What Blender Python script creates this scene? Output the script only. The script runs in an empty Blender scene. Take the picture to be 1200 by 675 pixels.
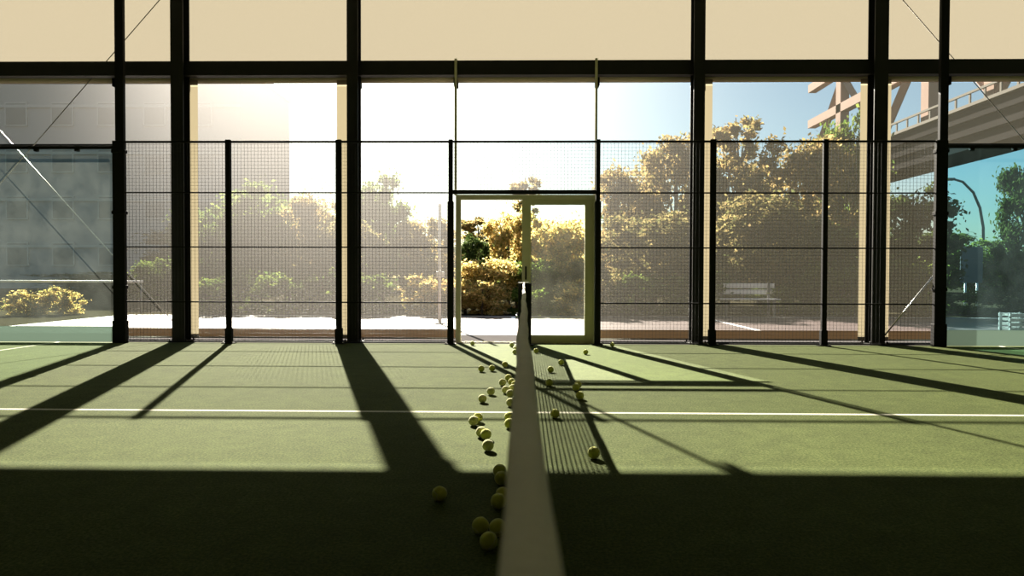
import bpy, bmesh, math, random
import numpy as np
from mathutils import Vector, Matrix, Euler

random.seed(7)
rng = np.random.default_rng(7)
S = bpy.context.scene
COL = S.collection
PI = math.pi

# ------------------------------------------------------------------ helpers
class MB:
    def __init__(self):
        self.v = []; self.f = []; self.smooth = []
    def box(self, x0, x1, y0, y1, z0, z1):
        b = len(self.v)
        self.v += [(x0,y0,z0),(x1,y0,z0),(x1,y1,z0),(x0,y1,z0),(x0,y0,z1),(x1,y0,z1),(x1,y1,z1),(x0,y1,z1)]
        for q in ((0,3,2,1),(4,5,6,7),(0,1,5,4),(1,2,6,5),(2,3,7,6),(3,0,4,7)):
            self.f.append(tuple(b+i for i in q)); self.smooth.append(False)
        return self
    def cbox(self, x, y, z0, w, d, h):
        return self.box(x-w/2, x+w/2, y-d/2, y+d/2, z0, z0+h)
    def bbox(self, x0, x1, y0, y1, z0, z1, c=0.01):
        """box with chamfered vertical and horizontal edges"""
        bm = bmesh.new()
        bmesh.ops.create_cube(bm, size=1)
        for v in bm.verts:
            v.co = Vector(((x0+x1)/2+v.co.x*(x1-x0), (y0+y1)/2+v.co.y*(y1-y0), (z0+z1)/2+v.co.z*(z1-z0)))
        bmesh.ops.bevel(bm, geom=bm.edges[:], offset=c, segments=2, affect='EDGES', profile=0.5)
        b = len(self.v)
        bm.verts.ensure_lookup_table()
        self.v += [tuple(v.co) for v in bm.verts]
        for f in bm.faces:
            self.f.append(tuple(b+v.index for v in f.verts)); self.smooth.append(False)
        bm.free()
        return self
    def tube(self, pts, radii, n=8, caps=True, smooth=True):
        pts = [Vector(p) for p in pts]
        if not isinstance(radii, (list, tuple)): radii = [radii]*len(pts)
        b = len(self.v); k = len(pts)
        prev = None
        for i, p in enumerate(pts):
            t = (pts[min(i+1,k-1)] - pts[max(i-1,0)]).normalized()
            if prev is None:
                a = Vector((0,0,1)) if abs(t.z) < .9 else Vector((1,0,0))
                u = t.cross(a).normalized()
            else:
                u = (prev - t*prev.dot(t)).normalized()
            prev = u
            w = t.cross(u)
            for j in range(n):
                an = 2*PI*j/n
                self.v.append(tuple(p + (u*math.cos(an)+w*math.sin(an))*radii[i]))
        for i in range(k-1):
            for j in range(n):
                j2 = (j+1) % n
                self.f.append((b+i*n+j, b+i*n+j2, b+(i+1)*n+j2, b+(i+1)*n+j)); self.smooth.append(smooth)
        if caps:
            self.f.append(tuple(b+j for j in reversed(range(n)))); self.smooth.append(False)
            self.f.append(tuple(b+(k-1)*n+j for j in range(n))); self.smooth.append(False)
        return self
    def sphere(self, c, r, seg=12, rings=8):
        b = len(self.v)
        self.v.append((c[0],c[1],c[2]-r))
        for i in range(1, rings):
            a = -PI/2 + PI*i/rings
            for j in range(seg):
                t = 2*PI*j/seg
                self.v.append((c[0]+r*math.cos(a)*math.cos(t), c[1]+r*math.cos(a)*math.sin(t), c[2]+r*math.sin(a)))
        self.v.append((c[0],c[1],c[2]+r)); top = len(self.v)-1
        for j in range(seg):
            j2 = (j+1) % seg
            self.f.append((b, b+1+j2, b+1+j)); self.smooth.append(True)
            for i in range(rings-2):
                self.f.append((b+1+i*seg+j, b+1+i*seg+j2, b+1+(i+1)*seg+j2, b+1+(i+1)*seg+j)); self.smooth.append(True)
            self.f.append((b+1+(rings-2)*seg+j, b+1+(rings-2)*seg+j2, top)); self.smooth.append(True)
        return self
    def poly(self, pts):
        b = len(self.v); self.v += [tuple(p) for p in pts]
        self.f.append(tuple(range(b, b+len(pts)))); self.smooth.append(False)
        return self
    def build(self, name, mat, parent=None, loc=(0,0,0)):
        me = bpy.data.meshes.new(name)
        lx = Vector(loc)
        me.from_pydata([tuple(Vector(v)-lx) for v in self.v], [], self.f)
        me.polygons.foreach_set('use_smooth', self.smooth)
        me.materials.append(mat); me.update()
        o = bpy.data.objects.new(name, me); COL.objects.link(o)
        if parent is not None:
            o.parent = parent
            o.location = lx - parent.location if False else lx
        else:
            o.location = lx
        return o

def empty(name, loc=(0,0,0)):
    o = bpy.data.objects.new(name, None); COL.objects.link(o)
    o.location = loc; o.empty_display_size = .1
    return o

def tag(o, label=None, cat=None, group=None, kind=None):
    if label: o['label'] = label
    if cat: o['category'] = cat
    if group: o['group'] = group
    if kind: o['kind'] = kind
    return o

def thing(name, loc, label, cat, group=None):
    return tag(empty(name, loc), label, cat, group)

def copy_tree(o, parent=None):
    c = o.copy(); COL.objects.link(c)
    if parent is not None: c.parent = parent
    for ch in list(o.children): copy_tree(ch, c)
    return c

# ------------------------------------------------------------------ materials
def new_mat(name):
    m = bpy.data.materials.new(name); m.use_nodes = True
    nt = m.node_tree
    for n in list(nt.nodes): nt.nodes.remove(n)
    out = nt.nodes.new('ShaderNodeOutputMaterial')
    return m, nt, out

def mat(name, col, rough=.6, metal=0., var=.12, scale=6., bump=0., bscale=40., spec=.5, sheen=0.):
    m, nt, out = new_mat(name)
    b = nt.nodes.new('ShaderNodeBsdfPrincipled')
    tc = nt.nodes.new('ShaderNodeTexCoord')
    nz = nt.nodes.new('ShaderNodeTexNoise'); nz.inputs['Scale'].default_value = scale; nz.inputs['Detail'].default_value = 4
    nt.links.new(tc.outputs['Object'], nz.inputs['Vector'])
    mx = nt.nodes.new('ShaderNodeMix'); mx.data_type = 'RGBA'
    mx.inputs[6].default_value = (*[c*(1-var) for c in col], 1)
    mx.inputs[7].default_value = (*[min(1, c*(1+var)) for c in col], 1)
    nt.links.new(nz.outputs['Fac'], mx.inputs[0])
    nt.links.new(mx.outputs[2], b.inputs['Base Color'])
    b.inputs['Roughness'].default_value = rough
    b.inputs['Metallic'].default_value = metal
    b.inputs['Specular IOR Level'].default_value = spec
    if sheen: b.inputs['Sheen Weight'].default_value = sheen
    if bump:
        n2 = nt.nodes.new('ShaderNodeTexNoise'); n2.inputs['Scale'].default_value = bscale; n2.inputs['Detail'].default_value = 3
        nt.links.new(tc.outputs['Object'], n2.inputs['Vector'])
        bp = nt.nodes.new('ShaderNodeBump'); bp.inputs['Strength'].default_value = bump; bp.inputs['Distance'].default_value = .01
        nt.links.new(n2.outputs['Fac'], bp.inputs['Height'])
        nt.links.new(bp.outputs['Normal'], b.inputs['Normal'])
    nt.links.new(b.outputs[0], out.inputs[0])
    return m

def sheet_mat(name, transp, trans_col, diff_col, w_transp, w_translucent, w_forward=0., rough=.5, ior=1.3, fwd_col=(1,1,1), weave=0.):
    """woven sheet: straight-through part, diffuse glow, forward scattered part"""
    m, nt, out = new_mat(name)
    N, L = nt.nodes, nt.links
    tr = N.new('ShaderNodeBsdfTransparent'); tr.inputs[0].default_value = (*transp, 1)
    tl = N.new('ShaderNodeBsdfTranslucent'); tl.inputs[0].default_value = (*trans_col, 1)
    df = N.new('ShaderNodeBsdfDiffuse'); df.inputs[0].default_value = (*diff_col, 1)
    if weave:
        tc = N.new('ShaderNodeTexCoord')
        nz = N.new('ShaderNodeTexNoise'); nz.inputs['Scale'].default_value = 28; nz.inputs['Detail'].default_value = 8
        nz.inputs['Roughness'].default_value = .8
        L.new(tc.outputs['Object'], nz.inputs['Vector'])
        mx = N.new('ShaderNodeMix'); mx.data_type = 'RGBA'
        mx.inputs[6].default_value = (*[c*(1-weave) for c in trans_col], 1)
        mx.inputs[7].default_value = (*[min(1, c*(1+weave)) for c in trans_col], 1)
        L.new(nz.outputs['Fac'], mx.inputs[0]); L.new(mx.outputs[2], tl.inputs[0])
    a = N.new('ShaderNodeMixShader'); a.inputs[0].default_value = w_translucent
    L.new(df.outputs[0], a.inputs[1]); L.new(tl.outputs[0], a.inputs[2])
    cur = a
    if w_forward:
        rf = N.new('ShaderNodeBsdfRefraction'); rf.distribution = 'BECKMANN'
        rf.inputs['Color'].default_value = (*fwd_col, 1); rf.inputs['Roughness'].default_value = rough; rf.inputs['IOR'].default_value = ior
        b = N.new('ShaderNodeMixShader'); b.inputs[0].default_value = w_forward
        L.new(a.outputs[0], b.inputs[1]); L.new(rf.outputs[0], b.inputs[2]); cur = b
    c = N.new('ShaderNodeMixShader'); c.inputs[0].default_value = w_transp
    L.new(cur.outputs[0], c.inputs[1]); L.new(tr.outputs[0], c.inputs[2])
    L.new(c.outputs[0], out.inputs[0])
    return m

def glass_mat(name, tint, refl=.08, rough=.02, veil=0., veil_col=(.8,.8,.8)):
    m, nt, out = new_mat(name)
    N, L = nt.nodes, nt.links
    tr = N.new('ShaderNodeBsdfTransparent'); tr.inputs[0].default_value = (*tint, 1)
    gl = N.new('ShaderNodeBsdfGlossy'); gl.inputs['Roughness'].default_value = rough; gl.inputs[0].default_value = (.9,.95,.95,1)
    fr = N.new('ShaderNodeFresnel'); fr.inputs[0].default_value = 1.35
    mx = N.new('ShaderNodeMixShader'); L.new(fr.outputs[0], mx.inputs[0]); L.new(tr.outputs[0], mx.inputs[1]); L.new(gl.outputs[0], mx.inputs[2])
    cur = mx
    if veil:
        tc = N.new('ShaderNodeTexCoord')
        mp = N.new('ShaderNodeMapping'); mp.inputs['Scale'].default_value = (1, 1, .8)
        L.new(tc.outputs['Object'], mp.inputs[0])
        nz = N.new('ShaderNodeTexNoise'); nz.inputs['Scale'].default_value = 2.; nz.inputs['Detail'].default_value = 6; nz.inputs['Roughness'].default_value = .65
        L.new(mp.outputs[0], nz.inputs['Vector'])
        rp = N.new('ShaderNodeMapRange'); rp.inputs[1].default_value = .35; rp.inputs[2].default_value = .75
        rp.inputs[3].default_value = veil*.5; rp.inputs[4].default_value = veil*1.6
        L.new(nz.outputs['Fac'], rp.inputs[0])
        tl = N.new('ShaderNodeBsdfTranslucent'); tl.inputs[0].default_value = (*veil_col, 1)
        m2 = N.new('ShaderNodeMixShader'); L.new(rp.outputs[0], m2.inputs[0])
        L.new(mx.outputs[0], m2.inputs[1]); L.new(tl.outputs[0], m2.inputs[2]); cur = m2
    L.new(cur.outputs[0], out.inputs[0])
    return m

def leaf_mat(name, cols, transl=.55):
    m, nt, out = new_mat(name)
    N, L = nt.nodes, nt.links
    ge = N.new('ShaderNodeNewGeometry')
    rp = N.new('ShaderNodeValToRGB'); rp.color_ramp.interpolation = 'LINEAR'
    e = rp.color_ramp.elements
    while len(e) < len(cols): e.new(.5)
    for i, c in enumerate(cols):
        e[i].position = i/(len(cols)-1); e[i].color = (*c, 1)
    L.new(ge.outputs['Random Per Island'], rp.inputs[0])
    df = N.new('ShaderNodeBsdfDiffuse'); tl = N.new('ShaderNodeBsdfTranslucent')
    L.new(rp.outputs[0], df.inputs[0]); L.new(rp.outputs[0], tl.inputs[0])
    mx = N.new('ShaderNodeMixShader'); mx.inputs[0].default_value = transl
    L.new(df.outputs[0], mx.inputs[1]); L.new(tl.outputs[0], mx.inputs[2])
    L.new(mx.outputs[0], out.inputs[0])
    return m

def turf_mat():
    m, nt, out = new_mat('turf')
    N, L = nt.nodes, nt.links
    tc = N.new('ShaderNodeTexCoord')
    def noise(scale, detail=4, rough=.6):
        n = N.new('ShaderNodeTexNoise'); n.inputs['Scale'].default_value = scale
        n.inputs['Detail'].default_value = detail; n.inputs['Roughness'].default_value = rough
        L.new(tc.outputs['Object'], n.inputs['Vector']); return n
    fine = noise(70, 7, .8); mid = noise(7, 5, .7); big = noise(.8, 3)
    r1 = N.new('ShaderNodeValToRGB')
    e = r1.color_ramp.elements
    e[0].position = .40; e[0].color = (.029,.045,.0125,1); e[1].position = .62; e[1].color = (.100,.116,.038,1)
    L.new(fine.outputs['Fac'], r1.inputs[0])
    mr = N.new('ShaderNodeMapRange'); mr.inputs[1].default_value = .3; mr.inputs[2].default_value = .7; mr.inputs[3].default_value = .82; mr.inputs[4].default_value = 1.18
    L.new(mid.outputs['Fac'], mr.inputs[0])
    mb = N.new('ShaderNodeMapRange'); mb.inputs[1].default_value = .3; mb.inputs[2].default_value = .7; mb.inputs[3].default_value = .9; mb.inputs[4].default_value = 1.1
    L.new(big.outputs['Fac'], mb.inputs[0])
    mm = N.new('ShaderNodeMath'); mm.operation = 'MULTIPLY'; L.new(mr.outputs[0], mm.inputs[0]); L.new(mb.outputs[0], mm.inputs[1])
    vm = N.new('ShaderNodeVectorMath'); vm.operation = 'SCALE'; L.new(r1.outputs[0], vm.inputs[0]); L.new(mm.outputs[0], vm.inputs['Scale'])
    # painted court lines
    sp = N.new('ShaderNodeSeparateXYZ'); L.new(tc.outputs['Object'], sp.inputs[0])
    def math_(op, a, b=None, c=None):
        n = N.new('ShaderNodeMath'); n.operation = op
        for i, q in enumerate((a, b, c)):
            if q is None: continue
            if isinstance(q, (int, float)): n.inputs[i].default_value = q
            else: L.new(q, n.inputs[i])
        return n.outputs[0]
    wob = math_('MULTIPLY', math_('SUBTRACT', fine.outputs['Fac'], .5), .03)
    def band(coord, c, w):
        return math_('LESS_THAN', math_('ABSOLUTE', math_('ADD', math_('SUBTRACT', coord, c), wob)), w)
    ax = math_('ABSOLUTE', sp.outputs['X'])
    c1 = math_('MULTIPLY', band(sp.outputs['Y'], 5.03, .026), math_('LESS_THAN', ax, 7.0))
    c2 = band(ax, 6.95, .026)
    ln = math_('MAXIMUM', c1, c2)
    mx = N.new('ShaderNodeMix'); mx.data_type = 'RGBA'; mx.inputs[7].default_value = (.62,.6,.5,1)
    L.new(math_('MULTIPLY', ln, .78), mx.inputs[0]); L.new(vm.outputs[0], mx.inputs[6])
    b = N.new('ShaderNodeBsdfPrincipled'); L.new(mx.outputs[2], b.inputs['Base Color'])
    b.inputs['Roughness'].default_value = .95; b.inputs['Specular IOR Level'].default_value = .05
    bp = N.new('ShaderNodeBump'); bp.inputs['Strength'].default_value = .4; bp.inputs['Distance'].default_value = .012
    L.new(fine.outputs['Fac'], bp.inputs['Height']); L.new(bp.outputs[0], b.inputs['Normal'])
    L.new(b.outputs[0], out.inputs[0])
    return m

def court_mat():
    """outdoor hard court, slightly shiny acrylic"""
    m = mat('acrylic_court', (.092,.062,.060), .42, 0, .12, 1.5, .15, 60, .6)
    return m

M = dict(
    turf=turf_mat(),
    black=mat('black_steel', (.011,.011,.011), .7, .0, .2, 5, spec=.12),
    wire=mat('black_wire', (.012,.012,.012), .5, .0, .2, 5, spec=.25),
    lining=mat('cream_lining', (.70,.66,.60), .9, 0, .05, 1, spec=.1),
    column=mat('column_paint', (.014,.014,.015), .55, 0, .25, 4, spec=.3),
    dark=mat('dark_blocker', (.02,.02,.02), .9, 0, .2, 1, spec=.1),
    tube=mat('blind_cassette', (.45,.37,.26), .7, 0, .15, 4),
    olive=mat('olive_aluminium', (.62,.58,.43), .5, .0, .08, 4),
    steel=mat('galvanised_steel', (.62,.63,.62), .3, .95, .1, 8),
    cable=mat('steel_cable', (.25,.24,.22), .5, .6, .1, 8),
    bolt=mat('bright_bolt', (.75,.75,.73), .25, .9, .05, 8),
    band=mat('net_tape', (.90,.85,.77), .85, 0, .10, 14, .35, 160, .2),
    strap=mat('net_strap', (.6,.56,.5), .8, 0, .1, 10),
    cord=mat('net_cord', (.015,.015,.013), .8, 0, .1, 8, spec=.2),
    felt=mat('ball_felt', (.56,.58,.12), .95, 0, .12, 60, .5, 300, .1, .35),
    felt_worn=mat('worn_ball_felt', (.58,.59,.25), .95, 0, .14, 60, .5, 300, .1, .35),
    seam=mat('ball_seam', (.62,.62,.45), .8, 0, .05, 20),
    concrete=mat('concrete', (.062,.058,.057), .9, 0, .12, 3, .2, 30, spec=0),
    court=court_mat(),
    linepaint=mat('court_paint', (.8,.78,.76), .5, 0, .04, 5),
    soil=mat('garden_soil', (.035,.032,.02), .95, 0, .3, 2, .5, 8, spec=0),
    bark=mat('bark', (.07,.05,.035), .9, 0, .3, 12, .6, 30),
    facade=mat('grey_render', (.34,.33,.34), .9, 0, .1, .4, spec=0),
    window=mat('dark_window', (.17,.17,.175), .5, 0, .15, 2),
    sill=mat('pale_stone', (.42,.41,.41), .9, 0, .08, 3, spec=0),
    white=mat('white_paint', (.82,.82,.80), .45, 0, .04, 5),
    bridge_dark=mat('bridge_girder', (.03,.029,.029), .8, 0, .25, .3, spec=0),
    bridge_tan=mat('bridge_truss', (.30,.21,.17), .8, 0, .12, .5, spec=.05),
    bridge_rail=mat('bridge_rail', (.16,.15,.13), .8, 0, .1, .5, spec=.05),
    lamp=mat('lamp_metal', (.16,.17,.17), .5, .4, .1, 4),
    board=mat('board_face', (.06,.08,.10), .5, 0, .2, 3),
    fabric=sheet_mat('cream_fabric', (1,1,1), (.105,.094,.071), (.2,.18,.15), 0, .55, weave=.10),
    flap=sheet_mat('cream_flap', (1,1,1), (.19,.165,.11), (.2,.18,.15), 0, .55, weave=.05),
    hem=sheet_mat('hem_fabric', (1,1,1), (.14,.10,.06), (.12,.09,.06), .04, .5),
    screen=sheet_mat('sun_screen', (1,.985,.955), (.030,.028,.021), (.03,.025,.026), .56, .60, .050, .88, 1.5, (1,.945,.92)),
    teal=sheet_mat('kerb_film', (.75,.95,.88), (.15,.175,.15), (.15,.19,.165), .14, .5),
    glass_end=glass_mat('tinted_glass', (.56,.73,.75), veil=.010, veil_col=(.30,.34,.33)),
    glass_left=glass_mat('smoked_glass', (.74,.78,.73), veil=.022, veil_col=(.30,.31,.29)),
    glass_door=glass_mat('door_glass', (.97,.98,.95), veil=.006, veil_col=(.5,.48,.42)),
    leaf_gold=leaf_mat('golden_leaves', [(.10,.12,.04),(.40,.32,.10),(.66,.47,.16),(.72,.52,.24),(.30,.33,.10)], .62),
    leaf_rust=leaf_mat('rust_leaves', [(.10,.10,.035),(.32,.23,.085),(.44,.32,.14),(.25,.19,.08),(.18,.19,.065)]),
    leaf_olive=leaf_mat('olive_leaves', [(.06,.08,.03),(.20,.18,.07),(.36,.28,.12),(.14,.15,.055),(.26,.19,.09)]),
    leaf_green=leaf_mat('green_leaves', [(.03,.07,.015),(.10,.16,.03),(.18,.22,.05),(.07,.12,.03)]),
    leaf_dark=leaf_mat('dark_leaves', [(.02,.04,.012),(.05,.08,.02),(.09,.12,.035),(.04,.06,.02)], .4),
)

# ------------------------------------------------------------------ setting: floor, walls, ceiling
st = lambda o, label=None: tag(o, label, None, None, 'structure')
st(MB().box(-12.5,12.5,-6,10.08,-.12,0).build('floor', M['turf']), 'green artificial turf court floor with white painted lines')
apron = MB(); apron.box(-40,40,10.08,11.6,-.12,0)
st(apron.build('outside_paving', M['concrete']), 'grey concrete strip just outside the screens')
st(MB().box(-10.05,40,11.6,17.0,-.12,0).build('outside_court', M['court']), 'reddish hard court beyond the door')
g = MB(); g.box(-150,-10.05,11.6,17.0,-.13,-.01); g.box(-150,150,17.0,300,-.13,-.01); g.box(40,150,-40,17,-.13,-.01); g.box(-150,-40,-40,11.6,-.13,-.01)
st(g.build('outside_ground', M['soil']), 'dark planted ground beyond the outdoor court')
for i, x in enumerate((-.25, 4.37, -9.95)):
    w = .05 if i < 2 else .06
    st(MB().box(x-w, x+w, 11.65, 16.95, 0, .004).build('court_marking', M['linepaint']), ['white line on the outdoor court seen through the door','white line on the outdoor court right of the net','white edge line of the outdoor court far left'][i])
st(MB().box(-10.0,39.9,16.86,16.95,0,.004).build('court_marking', M['linepaint']), 'white end line at the far edge of the outdoor court')

WT = 5.42
st(MB().box(-12.7,-12.5,-6,10.5,0,WT).build('wall_left', M['lining']))
st(MB().box(12.5,12.7,-6,10.5,0,WT).build('wall_right', M['lining']))
st(MB().box(-12.7,12.7,-6.2,-6,0,WT).build('wall_back', M['lining']))
st(MB().box(-12.7,12.7,-6.2,10.75,WT,WT+.2).build('ceiling', M['lining']))
fab = MB(); fab.poly([(-10.4,10.53,4.15),(10.4,10.53,4.15),(10.4,10.53,WT),(-10.4,10.53,WT)])
for i, (a, b) in enumerate(((-12.7,-10.4),(10.4,12.7))):
    st(MB().box(a,b,10.5,10.6,0,WT).build('trim_%d' % (i+8), M['dark']), 'added dark light blocking wall beside the %s end column' % ('left','right')[i])  # unseen dark ends added in place of glowing fabric, to cut indoor light
st(fab.build('wall_front', M['fabric']), 'glowing cream fabric wall above the dark beam')
st(MB().box(-12.7,12.7,10.28,10.42,4.02,4.235).build('trim_1', M['column']), 'long dark steel beam under the cream fabric')

# building columns: H sections with base plates
for x, w, lab in ((-5.2,.19,'black steel column with wide shadow, left of the leftmost slim fence post'),
                  (-2.565,.165,'black steel column left of the door'),
                  (2.58,.165,'black steel column right of the door'),
                  (5.24,.20,'black steel column nearest the right corner post'),
                  (-10.35,.2,'black steel column at the left end bay'), (10.35,.2,'black steel column at the right end bay')):
    m = MB()
    m.box(x-w/2,x+w/2,10.17,10.187,0,WT); m.box(x-w/2,x+w/2,10.363,10.38,0,WT); m.box(x-.006,x+.006,10.187,10.363,0,WT)
    c = st(m.build('steel_column', M['column']), lab)
    p = MB(); p.box(x-w/2-.05,x+w/2+.05,10.12,10.43,0,.018)
    for dx in (-w/2-.025, w/2+.025):
        for dy in (10.15, 10.40): p.tube([(dx+x,dy,.018),(dx+x,dy,.05)], .012, 6)
    p.build('base_plate', M['column'], c)
# cream flaps beside the columns
for i, (a, b) in enumerate(((-5.41,-5.02),(-2.875,-2.50),(2.60,2.85),(5.075,5.536))):
    o = MB().poly([(a,10.455,.03),(b,10.455,.03),(b,10.455,4.02),(a,10.455,4.02)]).build('trim_%d' % (i+2), M['flap'])
    st(o, ['cream fabric strip behind the leftmost steel column','cream fabric strip behind the column left of the door','cream fabric strip behind the column right of the door','wide cream fabric strip behind the right steel column'][i])

# ------------------------------------------------------------------ sun screens
def screen(x0, x1, zb, label, cat='blind', hem=True, group='roller screens in the far wall'):
    y = 10.60
    t = thing('roller_screen', ((x0+x1)/2, y, zb), label, cat, group)
    P = lambda m, n, k, par=t: m.build(n, M[k], par)
    ox, oz = (x0+x1)/2, zb
    m = MB(); w = (x1-x0)/2
    m.tube([(-w,-.09,4.035-oz),(w,-.09,4.035-oz)], .072, 16); P(m, 'cassette', 'tube')
    m = MB(); n = 1
    m.poly([(-w,0,3.98-oz),(w,0,3.98-oz),(w,0,.15 if hem else 0),(-w,0,.15 if hem else 0)])
    P(m, 'screen_fabric', 'screen')
    if hem:
        m = MB(); m.bbox(-w,w,-.012,.012,.0,.155,.008); P(m, 'hem_pocket', 'hem')
        m = MB(); m.tube([(-w,-.02,.012),(w,-.02,.012)], .012, 8); P(m, 'hem_bar', 'cable')
    else:
        m = MB(); m.bbox(-w,w,-.015,.015,-.03,.01,.004); P(m, 'hem_bar', 'black')
    for s in (-1, 1):
        m = MB(); m.bbox(s*w-.03, s*w+.03, -.17, .01, 3.90-oz, 4.09-oz, .008); br = P(m, 'bracket', 'black')
    return t
screen(-5.21,-2.56,.02,'pinkish see-through roller screen between the two left steel columns')
screen(-2.55,-1.05,.02,'pinkish see-through roller screen just left of the sliding door')
screen(-1.05, 1.11,2.30,'clear looking roller screen rolled down only to the door head', hem=False)
screen( 1.11, 2.66,.02,'pinkish see-through roller screen just right of the sliding door')
screen( 2.67, 5.29,.02,'brownish see-through roller screen between the two right steel columns')
screen(-6.30,-5.22,.02,'narrow roller screen between left corner post and leftmost steel column')
screen( 5.30, 6.38,.02,'narrow roller screen between right corner post and right steel column')
screen(-10.1,-6.31,3.04,'half lowered roller screen above the left glass panel', hem=False)
screen( 6.39,10.1,3.04,'half lowered roller screen above the right glass panel', hem=False)
# thin grey mullions by the door head
for i, x in enumerate((-1.03, 1.07)):
    st(MB().box(x-.018,x+.018,10.24,10.275,2.21,4.25).build('trim_%d' % (i+6), M['olive']), 'thin grey upright above the %s edge of the door' % ('left','right')[i])

# ------------------------------------------------------------------ sliding door
yd = 10.22
door = empty('door_1', (0,yd,0)); tag(door, 'olive framed sliding door with its left half open', None, None, 'structure')
m = MB(); m.bbox(-1.02,-.945,-.05,.05,0,2.215,.004); m.bbox(1.03,1.085,-.05,.05,0,2.215,.004); m.bbox(-.945,1.03,-.05,.05,2.14,2.215,.004)
m.build('door_frame', M['olive'], door)
m = MB(); m.box(-.945,1.03,-.05,.05,0,.012); m.box(-.945,1.03,-.03,-.022,.012,.02); m.box(-.945,1.03,.022,.03,.012,.02); m.build('sill_track', M['olive'], door)
lf = MB()
lf.bbox(-.03,.10,-.03,-.002,.02,2.14,.004); lf.bbox(.905,1.03,-.03,-.002,.02,2.14,.004)
lf.bbox(.10,.905,-.03,-.002,2.065,2.14,.004); lf.bbox(.10,.905,-.03,-.002,.02,.125,.004)
leaf = lf.build('sliding_leaf', M['olive'], door)
MB().box(.10,.905,-.018,-.014,.125,2.065).build('pane', M['glass_door'], leaf)
MB().bbox(.015,.04,-.055,-.03,.95,1.15,.004).build('pull_handle', M['black'], leaf)
lf = MB()
lf.bbox(.0,.10,.005,.032,.02,2.14,.004); lf.bbox(.905,1.03,.005,.032,.02,2.14,.004)
lf.bbox(.10,.905,.005,.032,2.075,2.14,.004); lf.bbox(.10,.905,.005,.032,.02,.115,.004)
leaf2 = lf.build('sliding_leaf', M['olive'], door)
MB().box(.10,.905,.016,.02,.115,2.075).build('pane', M['glass_door'], leaf2)

# ------------------------------------------------------------------ court fence
FY = 10.0; TOP = 2.98
def fence_post(x, w, label, sleeve=False, boot=True):
    t = thing('fence_post', (x, FY, 0), label, 'post', 'slim black posts of the court fence')
    MB().bbox(-w/2,w/2,-.03,.03,0,TOP+.015,.004).build('shaft', M['black'], t)
    if boot:
        MB().bbox(-w/2-.012,w/2+.012,-.04,.04,0,.23,.006).build('boot', M['black'], t)
    bp = MB().box(-w/2-.05,w/2+.05,-.07,.07,0,.012).build('base_plate', M['black'], t)
    for s in (-1,1):
        MB().tube([(s*(w/2+.03),-.05,.012),(s*(w/2+.03),-.05,.03)], .009, 6).build('anchor_bolt', M['bolt'], bp)
    if sleeve:
        MB().bbox(-w/2-.014,w/2+.014,-.045,.045,.06,2.10,.018).build('padding_sleeve', M['black'], t)
    for z in (.61,1.42,2.22,2.86):
        m = MB(); m.tube([(0,-.03,z),(0,-.044,z)], .012, 8); m.build('clip_bolt', M['black'], t)
    return t
fence_post(-4.355,.075,'slim black fence post right of the leftmost steel column')
fence_post(-2.724,.080,'slim black fence post touching the column left of the door')
fence_post(-1.077,.062,'black padded fence post at the left side of the door', True)
fence_post(1.075,.062,'black padded fence post at the right side of the door', True)
fence_post(2.745,.080,'slim black fence post touching the column right of the door')
fence_post(4.361,.070,'slim black fence post midway between the two right steel columns')

def corner_post(x, w, wu, lab):
    t = thing('court_pole', (x, FY, 0), lab, 'post', 'tall corner poles of the court')
    MB().bbox(-w/2,w/2,-.035,.035,0,TOP,.006).build('lower_shaft', M['black'], t)
    MB().bbox(-wu/2+.02,wu/2+.02,-.033,.033,TOP,WT-.02,.006).build('upper_shaft', M['black'], t)
    MB().bbox(-w/2-.01,w/2+.01,-.05,.05,0,.33,.008).build('boot', M['black'], t)
    for z in (.8,1.9,2.8):
        MB().bbox(-w/2-.012,w/2+.012,-.043,.043,z,z+.05,.004).build('collar', M['black'], t)
corner_post(-5.975,.175,.125,'tall thick black pole between left glass panel and wire fence')
corner_post(6.02,.165,.115,'tall thick black pole between wire fence and right glass panel')

def wire_panel(x0, x1, z0, label):
    t = thing('mesh_fence', ((x0+x1)/2, FY, z0), label, 'fence', 'wire panels of the court fence')
    w = (x1-x0)/2; h = TOP-z0
    m = MB(); r = .0014
    n = int(round(2*w/.0508))
    for i in range(1, n):
        x = -w + 2*w*i/n; m.box(x-r, x+r, -r, r, 0.02, h)
    k = int(round(h/.0508))
    for i in range(1, k):
        z = h*i/k; m.box(-w, w, -r, r, z-r, z+r)
    m.build('wire_mesh', M['wire'], t)
    MB().bbox(-w,w,-.015,.015,h-.03,h,.004).build('top_rail', M['black'], t)
    for z in (.61,1.42,2.22):
        if z > z0+.1:
            MB().bbox(-w,w,-.012,.012,z-z0-.010,z-z0+.010,.003).build('crossbar', M['black'], t)
    if z0 > 1:
        MB().bbox(-w,w,-.025,.025,-.035,.025,.004).build('bottom_rail', M['black'], t)
    else:
        MB().bbox(-w,w,-.01,.01,.015,.032,.003).build('bottom_rail', M['black'], t)
wire_panel(-5.885,-4.393,0,'wire mesh fence panel beside the left corner pole')
wire_panel(-4.317,-2.765,0,'wire mesh fence panel between the two left steel columns')
wire_panel(-2.683,-1.110,0,'wire mesh fence panel just left of the door')
wire_panel(-1.043, 1.043,2.235,'short wire mesh fence panel hanging above the door')
wire_panel( 1.108, 2.703,0,'wire mesh fence panel just right of the door')
wire_panel( 2.787, 4.325,0,'wire mesh fence panel right of the column beside the door')
wire_panel( 4.397, 5.935,0,'wire mesh fence panel beside the right corner pole')

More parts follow.
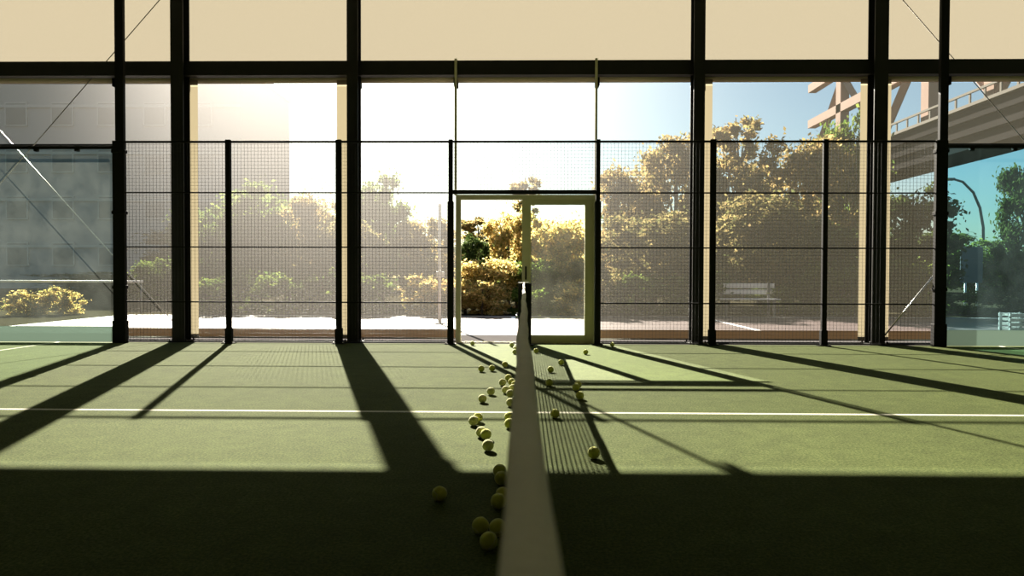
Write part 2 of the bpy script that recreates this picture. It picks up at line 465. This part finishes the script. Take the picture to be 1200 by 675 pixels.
def glass_panel(x0, x1, zt, side, gm):
    t = thing('court_glass', ((x0+x1)/2, FY, 0), '%s tinted glass court panel with a translucent kerb strip along its foot' % side, 'glass panel', None)
    w = (x1-x0)/2
    MB().box(-w,w,-.006,.006,.24,zt).build('pane', M[gm], t)
    o = MB().box(-w,w,-.006,.006,.012,.24).build('kerb_strip', M['teal'], t); o['label'] = 'pale teal strip in place of the kerb behind'  # sunlit film added in place of the kerb seen through the glass
    MB().bbox(-w,w,-.02,.02,zt,zt+.045,.004).build('top_rail', M['black'], t)
    for i in range(7):
        x = -w+.35+i*.61
        if x < w: MB().bbox(x-.03,x+.03,-.025,.025,zt-.035,zt+.005,.006).build('clamp', M['black'], t)
glass_panel(-10.0,-6.065,2.86,'left','glass_left')
glass_panel(6.105,10.0,2.87,'right','glass_end')

# bracing rods in the end bays
def rod(p, q, r, lab, k):
    o = MB().tube([p, q], r, 10).build('brace_rod', M[k])
    tag(o, lab, 'brace', 'diagonal brace rods of the end bays')
rod((-5.33,10.66,.05),(-10.2,10.66,WT-.02),.007,'pale metal brace rod rising left from the foot of the left column','steel')
rod((-10.2,10.44,.05),(-5.45,10.44,5.38),.007,'thin dark brace cable slanting up right across the left fabric bay','cable')
rod((5.36,10.30,.08),(6.0,10.07,1.06),.011,'short pale metal stay rising from the right column foot to the right corner pole','steel')
rod((10.2,10.50,.05),(5.55,10.50,5.38),.007,'thin dark brace cable slanting down right across the right fabric bay','cable')

# ------------------------------------------------------------------ net and post
def net_top(y):
    s = (y+.4)/10.3
    return .912 - .035*4*s*(1-s)*.9
post = thing('net_post', (.012,9.88,0), 'black net post standing in front of the sliding door', 'net post')
MB().bbox(-.095,.095,-.05,.05,0,.90,.006).build('post_box', M['black'], post)
MB().bbox(-.098,.06,-.052,.052,.90,.914,.003).build('cap_plate', M['bolt'], post)
m = MB(); m.bbox(-.13,.13,-.09,.09,0,.015,.003); m.build('base_plate', M['black'], post)
wd = MB().tube([(-.118,0,.45),(-.094,0,.45)], .02, 10).build('winder', M['black'], post); MB().tube([(-.112,0,.45),(-.112,-.07,.42)], .008, 8).build('crank_handle', M['bolt'], wd)

net = thing('padel_net', (0,0,0), 'long black net with a pale grey top tape running towards the door', 'net')
m = MB(); r = .0025
y = -.35
while y < 9.82:
    m.box(-r, r, y-r, y+r, .01, net_top(y)-.03); y += .050
for k in range(1, 18):
    fz = k/18.
    ys = [-.35 + 10.17*i/24 for i in range(25)]
    for a, b in zip(ys[:-1], ys[1:]):
        za, zb = fz*(net_top(a)-.03), fz*(net_top(b)-.03)
        q = len(m.v)
        m.v += [(-r,a,za-r),(r,a,za-r),(r,a,za+r),(-r,a,za+r),(-r,b,zb-r),(r,b,zb-r),(r,b,zb+r),(-r,b,zb+r)]
        for f in ((0,1,5,4),(1,2,6,5),(2,3,7,6),(3,0,4,7)):
            m.f.append(tuple(q+i for i in f)); m.smooth.append(False)
nett = m.build('netting', M['cord'], net)
# top tape: folded band, slightly uneven
def tape():
    m = MB(); n = 220
    prof = [(-.0085,-.055),(-.0105,-.03),(-.0118,-.012),(-.0105,-.004),(-.0065,.0015),(0,.003),(.0065,.0015),(.0105,-.004),(.0118,-.012),(.0105,-.03),(.0085,-.055)]
    k = len(prof)
    rr = random.Random(3)
    for i in range(n+1):
        t = i/n
        y = -.40 + 10.24*(t**1.6)
        wv = 1 + .05*math.sin(y*7.3)*math.sin(y*2.1+1) + .02*math.sin(y*31)
        if y > 9.2: wv *= 1-.45*(y-9.2)/.64
        off = .0022*math.sin(y*2.7+.4) + .0012*math.sin(y*8.1)
        for (px, pz) in prof:
            m.v.append((off+px*wv*1.02, y, net_top(y)+pz+.0008*math.sin(y*23+px*200)))
    for i in range(n):
        for j in range(k-1):
            m.f.append((i*k+j, i*k+j+1, (i+1)*k+j+1, (i+1)*k+j)); m.smooth.append(True)
    return m
o = tape().build('top_tape', M['band'], net); o['label'] = 'pale grey fabric tape along the top of the net'
m = MB(); m.tube([(0,-.40,net_top(-.4)-.012)]+[(0,yy,net_top(yy)-.012) for yy in np.linspace(0,9.83,30)], .004, 6); m.build('net_cable', M['cable'], net)
m = MB(); m.tube([(0,yy,.008) for yy in np.linspace(-.35,9.82,20)], .004, 6); m.build('bottom_cord', M['cord'], net)

# ------------------------------------------------------------------ tennis balls
R = .0335
def ball_proto():
    me = bpy.data.meshes.new('tennis_ball')
    bm = bmesh.new(); bmesh.ops.create_icosphere(bm, subdivisions=4, radius=R)
    for f in bm.faces: f.smooth = True
    bm.to_mesh(me); bm.free(); me.materials.append(M['felt'])
    o = bpy.data.objects.new('tennis_ball', me); COL.objects.link(o)
    pts = []
    for i in range(73):
        t = 2*PI*i/72; a, b = .75, .25
        x = a*math.cos(t)+b*math.cos(3*t); y_ = a*math.sin(t)-b*math.sin(3*t); z = 2*math.sqrt(a*b)*math.cos(2*t)
        v = Vector((x,y_,z)).normalized()*(R+.0001); pts.append(v)
    MB().tube(pts, .0011, 5, caps=False).build('seam', M['seam'], o)
    return o
BALLS = [
 (-.739,9.827,'small ball on the sill at the left foot of the door frame'),
 (-.170,9.633,'farthest ball left of the net, nearest the net post'),
 (-.112,9.127,'second ball from the net post, touching the tape outline on its left'),
 (-.115,8.767,'third ball from the net post, left of the net'),
 (.161,8.879,'ball hugging the right side of the net nearest the post'),
 (.794,8.757,'lone ball in the bright patch in front of the glazed door leaf'),
 (1.261,9.734,'dark ball at the foot of the fence right of the door'),
 (-.207,7.496,'ball sitting in the slanting shadow stripe left of the net'),
 (-.445,7.142,'left ball of the pair near the shadow stripe from the door'),
 (-.334,7.193,'right ball of the pair near the shadow stripe from the door'),
 (.422,7.706,'ball on the net tape shadow at the edge of the bright patch'),
 (.281,7.117,'ball alone in the bright patch close right of the net'),
 (-.146,6.523,'farthest ball of the tight cluster left of the net'),
 (-.193,6.233,'leftmost ball of the tight cluster left of the net'),
 (-.110,6.261,'ball in the middle of the cluster, right behind the leftmost one'),
 (-.079,6.115,'ball half hidden by the tape at the edge of the cluster'),
 (-.154,5.827,'left ball of the front pair in the tight cluster'),
 (-.095,5.918,'right ball of the front pair in the tight cluster, partly behind the tape'),
 (-.112,5.647,'nearest ball of the tight cluster left of the net'),
 (-.277,5.754,'right of two single balls left of the tight cluster'),
 (-.327,5.403,'left of two single balls left of the tight cluster'),
 (-.101,5.253,'ball against the tape just beyond the white centre line'),
 (-.099,4.711,'farther of two balls half behind the tape on the near side of the white line'),
 (-.093,4.501,'nearer of two balls half behind the tape on the near side of the white line'),
 (.235,6.233,'shaded ball in the door head shadow close right of the net'),
 (.460,5.992,'nearer of two touching balls on the double shadow bars right of the net'),
 (.490,6.134,'farther of two touching balls on the double shadow bars right of the net'),
 (.460,5.573,'ball below the double shadow bars, on the tape shadow'),
 (.223,4.832,'ball on the white centre line right of the net'),
 (-.336,4.573,'pale ball in front of another by the white line, left of the net'),
 (-.315,4.684,'ball mostly hidden behind a pale ball by the white line'),
 (-.264,4.248,'pale ball half behind the bright yellow one in the row left of the net'),
 (-.231,4.187,'bright yellow ball in the row of balls left of the net'),
 (-.204,3.913,'ball with a long clear shadow, last in the sun left of the net'),
 (-.118,3.399,'farther of two touching balls at the shade edge beside the tape'),
 (-.106,3.279,'nearer of two touching balls at the shade edge beside the tape'),
 (.389,3.763,'large lone ball in the net shadow on the right side'),
 (-.375,3.033,'lone ball in the dark shade farthest left of the net'),
 (-.108,2.942,'nearer of two balls tucked behind the tape in the dark shade'),
 (-.091,3.028,'farther of two balls tucked behind the tape in the dark shade'),
 (-.167,2.648,'left ball of the nearest trio in the dark shade'),
 (-.098,2.630,'right ball of the nearest trio, partly behind the tape'),
 (-.127,2.495,'nearest ball of all, front of the trio in the shade'),
]
proto = ball_proto()
worn_mesh = proto.data.copy(); worn_mesh.materials[0] = M['felt_worn']
worn = {0,1,2,3,13,16,17,18,19,20,21,29,31,33}
for i, (x, y, lab) in enumerate(BALLS):
    o = proto if i == 0 else copy_tree(proto)
    if i in worn: o.data = worn_mesh
    elif i: o.data = proto_felt
    if i == 0: proto_felt = bpy.data.meshes['tennis_ball']
    o.location = (x, y, R-.001 if not i == 0 else R-.001)
    o.rotation_euler = (random.uniform(0,6.28), random.uniform(0,6.28), random.uniform(0,6.28))
    tag(o, lab, 'ball', 'tennis balls scattered along the net')

# ------------------------------------------------------------------ outside: trees
def crown_mesh(name, seed, h, r, base, ncl, nleaf, size, m, spread=.22, cone=0.):
    g = np.random.default_rng(seed)
    cz = (h+base)/2; hz = (h-base)/2
    d = g.normal(size=(ncl,3)); d /= np.linalg.norm(d,axis=1)[:,None]
    rad = g.uniform(.25,1.,ncl)**.6
    d = np.sign(d)*np.abs(d)**.72; c = d*rad[:,None]*np.array([r*.78,r*.78,hz*.82])
    if cone:
        k = 1-cone*(c[:,2]/hz*.5+.5); c[:,:2] *= k[:,None]
    cl = g.integers(0,ncl,nleaf)
    cr = g.uniform(.6,1.3,ncl)*spread*r
    q = g.normal(size=(nleaf,3)); q /= np.linalg.norm(q,axis=1)[:,None]
    q *= (g.uniform(0,1,nleaf)**.45)[:,None]
    p = c[cl] + q*np.where(g.uniform(size=nleaf)<.16, 1.9, 1.)[:,None]*cr[cl][:,None]*np.array([1,1,.8])
    p[:,2] += cz
    p[:,2] = np.maximum(p[:,2], .08)
    # leaf cards: folded diamonds
    a = g.normal(size=(nleaf,3)); a /= np.linalg.norm(a,axis=1)[:,None]
    b = np.cross(a, g.normal(size=(nleaf,3))); b /= np.linalg.norm(b,axis=1)[:,None]
    s = size*g.uniform(.6,1.4,nleaf)[:,None]
    nrm = np.cross(a,b)
    v = np.stack([p-a*s, p-b*s*.55+nrm*s*.15, p+a*s, p+b*s*.55+nrm*s*.15],1).reshape(-1,3)
    me = bpy.data.meshes.new(name)
    me.vertices.add(len(v)); me.vertices.foreach_set('co', v.astype(np.float32).ravel())
    me.loops.add(nleaf*4); me.loops.foreach_set('vertex_index', np.arange(nleaf*4,dtype=np.int32))
    me.polygons.add(nleaf); me.polygons.foreach_set('loop_start', np.arange(0,nleaf*4,4,dtype=np.int32))
    me.update(); me.validate(); me.materials.append(m)
    cc = c.copy(); cc[:,2] += cz
    return me, cc

def tree_proto(name, seed, h, r, base, ncl, nleaf, size, mk, trunk_r=.12, **kw):
    root = empty(name)
    me, cc = crown_mesh('crown', seed, h, r, base, ncl, nleaf, size, M[mk], **kw)
    o = bpy.data.objects.new('crown', me); COL.objects.link(o); o.parent = root
    m = MB(); rr = random.Random(seed)
    pts = [(0,0,-.05)]
    for i in range(1,7):
        t = i/6; pts.append((rr.uniform(-.05,.05)*h*.3*t, rr.uniform(-.05,.05)*h*.3*t, h*.86*t))
    m.tube(pts, [trunk_r*(1-.85*i/6) for i in range(7)], 8)
    for k in range(min(10, len(cc))):
        e = Vector(cc[k]); z0 = max(h*.12, e.z*.55)
        f = z0/(h*.86); j = min(5, int(f*6)); a = Vector(pts[j]).lerp(Vector(pts[j+1]), f*6-j)
        mid = a.lerp(e,.5)+Vector((0,0,.06*h))
        m.tube([a,mid,e], [trunk_r*.42*(1-f*.6), trunk_r*.25, trunk_r*.08], 6)
    m.build('trunk', M['bark'], root)
    return root

PROTO = {}
SPEC = dict(
    gold=('broadleaf_tree', 11, 4.0, 1.7, .0, 70, 14000, .075, 'leaf_gold', .12),
    rust=('broadleaf_tree', 23, 6.0, 2.1, .2, 90, 15000, .09, 'leaf_rust', .15),
    green=('broadleaf_tree', 37, 5.0, 1.8, .2, 80, 13000, .085, 'leaf_green', .14),
    dark=('broadleaf_tree', 41, 5.0, 1.8, .1, 80, 13000, .085, 'leaf_dark', .16),
    olive=('broadleaf_tree', 29, 4.4, 1.8, .0, 90, 16000, .065, 'leaf_olive', .13),
    shrub=('garden_shrub', 53, 1.6, .9, -.3, 40, 6000, .05, 'leaf_green', .04),
    goldshrub=('garden_shrub', 59, 1.6, .9, -.3, 40, 6000, .05, 'leaf_gold', .04),
    tall=('slender_tree', 61, 7.5, 1.0, 1.2, 50, 4500, .09, 'leaf_rust', .10),
)
def px_x(px, y): return (px-614)/800.*y
def tree(kind, px, y, top, width_px, label, rot=0.):
    """px / top / width_px read off the photo once, turned into metres at depth y"""
    sp = SPEC[kind]
    h = 1.01 + (323-top)/800.*y; r = width_px/800.*y/2
    if kind not in PROTO:
        PROTO[kind] = tree_proto(*sp); o = PROTO[kind]
    else:
        o = copy_tree(PROTO[kind])
    o.location = (px_x(px,y), y, -.01)
    o.scale = (r/sp[3], r/sp[3], h/sp[2])
    o.rotation_euler = (0,0,rot)
    shr = 'shrub' in sp[0]
    tag(o, label, 'shrub' if shr else 'tree', 'shrubs behind the outdoor court' if shr else 'trees behind the outdoor court')
    return o
TREES = [
 ('green',300,24,206,120,'hazy tree behind the left screen, nearest the grey building',.3),
 ('rust',366,23,212,90,'hazy tree just left of the column left of the door',1.1),
 ('green',335,27,222,110,'lower hazy tree in the dip between two trees behind the left screen',2.2),
 ('green',447,25,196,84,'round topped hazy tree right of the column left of the door',.7),
 ('rust',497,22,240,80,'low hazy tree behind the pale pole left of the door',2.9),
 ('olive',405,21,250,130,'broad low tree behind the column left of the door',1.9),
 ('dark',556,20,266,44,'small dark green tree in the left edge of the open doorway',.2),
 ('tall',560,27,238,52,'sparse orange topped tree at the upper left of the open doorway',.9),
 ('gold',596,22,236,66,'tall golden tree in the middle of the open doorway',1.7),
 ('tall',617,34,186,46,'slim tree tip showing above the door head',.4),
 ('gold',572,18.6,296,80,'low golden tree at the foot of the open doorway',2.6),
 ('gold',655,20,244,100,'golden tree behind the glazed door leaf',3.6),
 ('green',632,18.8,300,60,'low green tree behind the net post and door mullion',.8),
 ('olive',688,18.7,296,70,'low olive brown tree at the right edge of the door',4.4),
 ('gold',545,18.0,322,64,'low golden tree hard against the left frame of the open doorway',5.1),
 ('green',606,19.6,300,60,'low green tree between golden trees in the open doorway',3.3),
 ('rust',640,23,252,70,'rust tree behind the golden tree of the glazed door leaf',1.2),
 ('rust',668,24,262,80,'low rust tree at the far right of the glazed door leaf',2.3),
 ('rust',735,25,176,110,'rust coloured tree just right of the door',.5),
 ('rust',790,26,134,120,'tall rust tree left of the column right of the door',1.4),
 ('olive',765,20,240,150,'broad olive brown tree low between the door and the right column',2.4),
 ('tall',862,28,104,70,'tallest slender tree against the sky in the right bay',.1),
 ('rust',850,24,168,120,'rust tree under the tallest slender tree',2.8),
 ('rust',945,26,130,130,'wide rust tree in front of the bridge in the right bay',3.9),
 ('green',995,27,118,90,'green tree in front of the bridge beside the right steel column',.6),
 ('olive',890,20,215,150,'olive brown tree low in the middle of the right bay',1.2),
 ('dark',970,19.5,250,140,'dark tree low beside the right steel column',2.0),
 ('dark',1065,21,205,110,'dark tree behind the narrow screen by the right corner pole',3.1),
 ('dark',1196,17.6,166,78,'dark tree at the right edge behind the right glass panel',4.1),
 ('green',1130,30,276,110,'pale green tree below the bridge behind the street lamp',.9),
 ('dark',250,42,262,190,'distant dark tree behind the first slim fence post',.5),
 ('dark',400,44,258,190,'distant dark tree behind the column left of the door',1.5),
 ('dark',520,43,280,150,'distant dark tree behind the pale pole',2.5),
 ('dark',650,45,270,160,'distant dark tree behind the glazed door leaf',3.5),
 ('dark',780,43,235,190,'distant dark tree behind the column right of the door',4.5),
 ('dark',930,44,225,200,'distant dark tree in the middle of the right bay',5.5),
 ('dark',1060,46,262,160,'distant dark tree behind the narrow right screen',.9),
 ('dark',1185,42,300,130,'distant dark tree low at the right edge under the bridge',1.9),
 ('dark',140,40,318,190,'distant dark tree low beside the left corner pole',2.8),
 ('green',240,25,235,100,'hazy tree beside the leftmost steel column',1.6),
 ('green',180,21,300,60,'low tree behind the narrow left screen',1.3),
]
for k, px, y, top, w, lab, rot in TREES: tree(k, px, y, top, w, lab, rot)
SHRUBS = [
 ('goldshrub',28,16.9,338,62,'yellow green shrub left of another behind the left glass panel'),
 ('goldshrub',66,17.1,334,50,'yellow green shrub nearer the left corner pole behind the glass'),
 ('shrub',262,17.8,318,90,'green shrub behind the first slim fence post'),
 ('shrub',338,17.9,315,100,'green shrub in the middle of the left screen'),
 ('shrub',420,17.8,312,100,'green shrub behind the column left of the door'),
 ('goldshrub',500,17.9,318,90,'golden shrub behind the pale pole'),
 ('goldshrub',565,17.5,326,70,'golden shrub low in the open doorway'),
 ('shrub',622,17.6,332,64,'green shrub directly behind the net post'),
 ('goldshrub',680,17.6,322,74,'golden shrub low behind the glazed door leaf'),
 ('shrub',745,17.8,316,90,'green shrub right of the door'),
 ('shrub',815,17.9,312,100,'green shrub behind the column right of the door'),
 ('shrub',905,18.2,330,90,'green shrub behind the white bench'),
 ('shrub',985,17.9,300,110,'green shrub left of the right steel column'),
 ('shrub',1062,17.9,296,90,'green shrub behind the narrow right screen'),
 ('shrub',1130,18.5,335,90,'green shrub below the dark board behind the right glass'),
 ('shrub',1195,18.3,318,80,'green shrub at the right edge of the photo'),
]
for i, (k, px, y, top, w, lab) in enumerate(SHRUBS): tree(k, px, y, top, w, lab, i*1.37)

# ------------------------------------------------------------------ outside: buildings and street furniture
bd = thing('apartment_block', (-35,48,0), 'tall grey apartment block behind the left glass and left screens', 'building')
MB().box(-26,15.0,0,10,0,15.6).build('wall', M['facade'], bd)
winbm = MB(); winbm.box(-.8,.8,-.10,.02,0,1.7)
panem = MB(); panem.box(-.7,.7,-.115,-.095,.1,1.6)
w0 = None
for fl in range(4):
    for k in range(7):
        x = 12.2-3.3*k; z = 1.6+3.3*fl
        if w0 is None:
            w0 = winbm.build('window', M['sill'], bd); panem.build('pane', M['window'], w0); o = w0
        else: o = copy_tree(w0, bd)
        o.location = (x, 0, z)
for fl in range(5):
    MB().box(-26,15.05,-.12,0,.3+3.3*fl+2.6,.3+3.3*fl+2.8).build('string_course', M['sill'], bd)
MB().box(-26,15.2,-.2,10,15.6,16.1).build('parapet', M['sill'], bd)

br = thing('steel_bridge', (40,30,0), 'long elevated steel truss bridge at the upper right', 'bridge')
MB().box(0,4.5,0,68,12.4,16.4).build('girder', M['bridge_dark'], br)
for z in (12.4,13.7,15.0,16.2):
    MB().box(-.35,0,0,68,z,z+.28).build('girder_flange', M['bridge_rail'] if z > 15 else M['bridge_dark'], br)
m = MB(); m.box(-.25,-.05,0,68,17.4,17.6)
for i in range(34): m.box(-.2,-.08,i*2,i*2+.2,16.4,17.4)
m.build('handrail', M['bridge_rail'], br)
for i in range(7):
    y = 1+i*9.5
    MB().box(.2,1.3,y,y+1.3,16.4,27).build('truss_post', M['bridge_tan'], br)
    m = MB(); a = Vector((.75,y+.6,16.5)); b = Vector((.75,y+9.9,26.5)) if i % 2 else Vector((.75,y+9.9,16.5))
    if not i % 2: a = Vector((.75,y+.6,26.5))
    m.tube([a,b], .5, 4, smooth=False); m.build('truss_diagonal', M['bridge_tan'], br)
for z in (22,27):
    MB().box(.2,1.3,0,68,z,z+1.1).build('truss_chord', M['bridge_tan'], br)
for y in (64,):
    MB().box(.6,4.0,y,y+2.5,0,12.4).build('pier', M['bridge_dark'], br)

lp = thing('street_lamp', (23.9,36,0), 'arched street lamp below the bridge behind the right glass panel', 'street lamp')
m = MB(); m.tube([(0,0,0),(0,0,2.6),(-.02,0,3.6),(-.2,0,4.6),(-.55,0,5.4),(-1.1,0,5.95),(-1.6,0,6.1)], [.09,.08,.075,.07,.065,.06,.055], 10); m.build('pole', M['lamp'], lp)
m = MB(); m.bbox(-2.2,-1.55,-.12,.12,6.02,6.15,.03); m.build('lamp_head', M['lamp'], lp)
bo = thing('notice_board', (px_x(1132,24),24,0), 'dark board on two pale legs behind the right glass panel', 'sign')
MB().bbox(-.38,.38,-.03,.03,.80,2.05,.02).build('board', M['board'], bo)
for s in (-.2,.2): MB().tube([(s,0,0),(s,0,.80)], .035, 8).build('leg', M['white'], bo)
cr = thing('slatted_crate', (px_x(1183,12.6),12.6,0), 'white slatted crate on the paving behind the right glass panel', 'crate')
for i in range(4): MB().bbox(-.2,.2,-.15,-.13,.04+i*.085,.095+i*.085,.004).build('slat', M['white'], cr)
for i in range(4): MB().bbox(-.2,.2,.13,.15,.04+i*.085,.095+i*.085,.004).build('slat', M['white'], cr)
for sx in (-.18,.18):
    for sy in (-.12,.12): MB().bbox(sx-.02,sx+.02,sy-.015,sy+.015,0,.36,.003).build('corner_post', M['lamp'], cr)

bn = thing('park_bench', (px_x(875,17.3),17.3,0), 'white bench behind the outdoor court in the right bay', 'bench')
for i in range(3): MB().bbox(-.75,.75,-.22+i*.15,-.09+i*.15,.42,.45,.006).build('seat_slat', M['white'], bn)
for i in range(2): MB().bbox(-.75,.75,.24,.27,.55+i*.16,.67+i*.16,.006).build('back_slat', M['white'], bn)
for s in (-.6,.6):
    MB().bbox(s-.03,s+.03,-.2,-.14,0,.42,.005).build('leg', M['lamp'], bn)
    MB().bbox(s-.03,s+.03,.2,.245,0,.85,.005).build('leg', M['lamp'], bn)

pl = thing('pale_pole', (px_x(515,14.2),14.2,0), 'slim pale pole on the outdoor court left of the door', 'pole')
MB().tube([(0,0,0),(0,0,2.5)], [.035,.03], 12).build('shaft', M['white'], pl)
MB().bbox(-.06,.1,-.05,.05,.97,1.09,.012).build('switch_box', M['white'], pl)
MB().tube([(0,0,0),(0,0,.03)], .12, 16).build('base', M['lamp'], pl)

rl = thing('white_rail', (-13,17.4,0), 'long white horizontal rail behind the left glass panel', 'rail')
MB().tube([(-9,0,.83),(3.2,0,.83)], .028, 8).build('handrail', M['white'], rl)
for x in (-8.5,-4.6,-.7,3.15): MB().tube([(x,0,0),(x,0,.82)], .02, 8).build('upright', M['lamp'], rl)

# ------------------------------------------------------------------ light
EL = math.atan(1/1.765/1.047); AZ = math.atan(.31)
sd = Vector((-math.sin(AZ)*math.cos(EL), math.cos(AZ)*math.cos(EL), math.sin(EL)))
sun = bpy.data.lights.new('sun', 'SUN'); sun.energy = 45.0; sun.angle = math.radians(.55); sun.color = (1,.93,.80)
so = bpy.data.objects.new('sun', sun); COL.objects.link(so)
so.rotation_euler = sd.to_track_quat('Z','Y').to_euler(); so.location = sd*60

w = bpy.data.worlds.new('world'); S.world = w; w.use_nodes = True
nt = w.node_tree
bg = nt.nodes['Background']
sky = nt.nodes.new('ShaderNodeTexSky'); sky.sky_type = 'NISHITA'; sky.sun_disc = False
sky.sun_elevation = EL; sky.sun_rotation = -AZ; sky.air_density = 1.0; sky.dust_density = .9; sky.ozone_density = 1.0
tint = nt.nodes.new('ShaderNodeMix'); tint.data_type = 'RGBA'; tint.blend_type = 'MULTIPLY'; tint.inputs[0].default_value = 1
tint.inputs[7].default_value = (.84,1,1,1)
nt.links.new(sky.outputs[0], tint.inputs[6]); nt.links.new(tint.outputs[2], bg.inputs[0]); bg.inputs[1].default_value = .17

# ------------------------------------------------------------------ camera
cam = bpy.data.cameras.new('camera'); co = bpy.data.objects.new('camera', cam); COL.objects.link(co)
cam.sensor_fit = 'HORIZONTAL'; cam.sensor_width = 36; cam.lens = 24.0
cam.clip_start = .01; cam.clip_end = 2000
yaw, pit, roll = math.atan(14/800), math.atan(14.5/800), math.radians(.16)
Rm = Matrix.Rotation(yaw,4,'Z') @ Matrix.Rotation(PI/2-pit,4,'X') @ Matrix.Rotation(roll,4,'Z')
co.matrix_world = Matrix.Translation((0,0,1.01)) @ Rm
cam.dof.use_dof = True; cam.dof.focus_distance = 5.0; cam.dof.aperture_fstop = 6.3
S.camera = co

S.view_settings.view_transform = 'Standard'; S.view_settings.look = 'None'
S.view_settings.exposure = 0; S.view_settings.gamma = 1; S.view_settings.use_curve_mapping = False
cy = S.cycles
cy.max_bounces = 10; cy.diffuse_bounces = 4; cy.glossy_bounces = 3; cy.transmission_bounces = 8; cy.transparent_max_bounces = 32
cy.caustics_reflective = False; cy.caustics_refractive = False
cy.use_denoising = True
cy.sample_clamp_indirect = 6
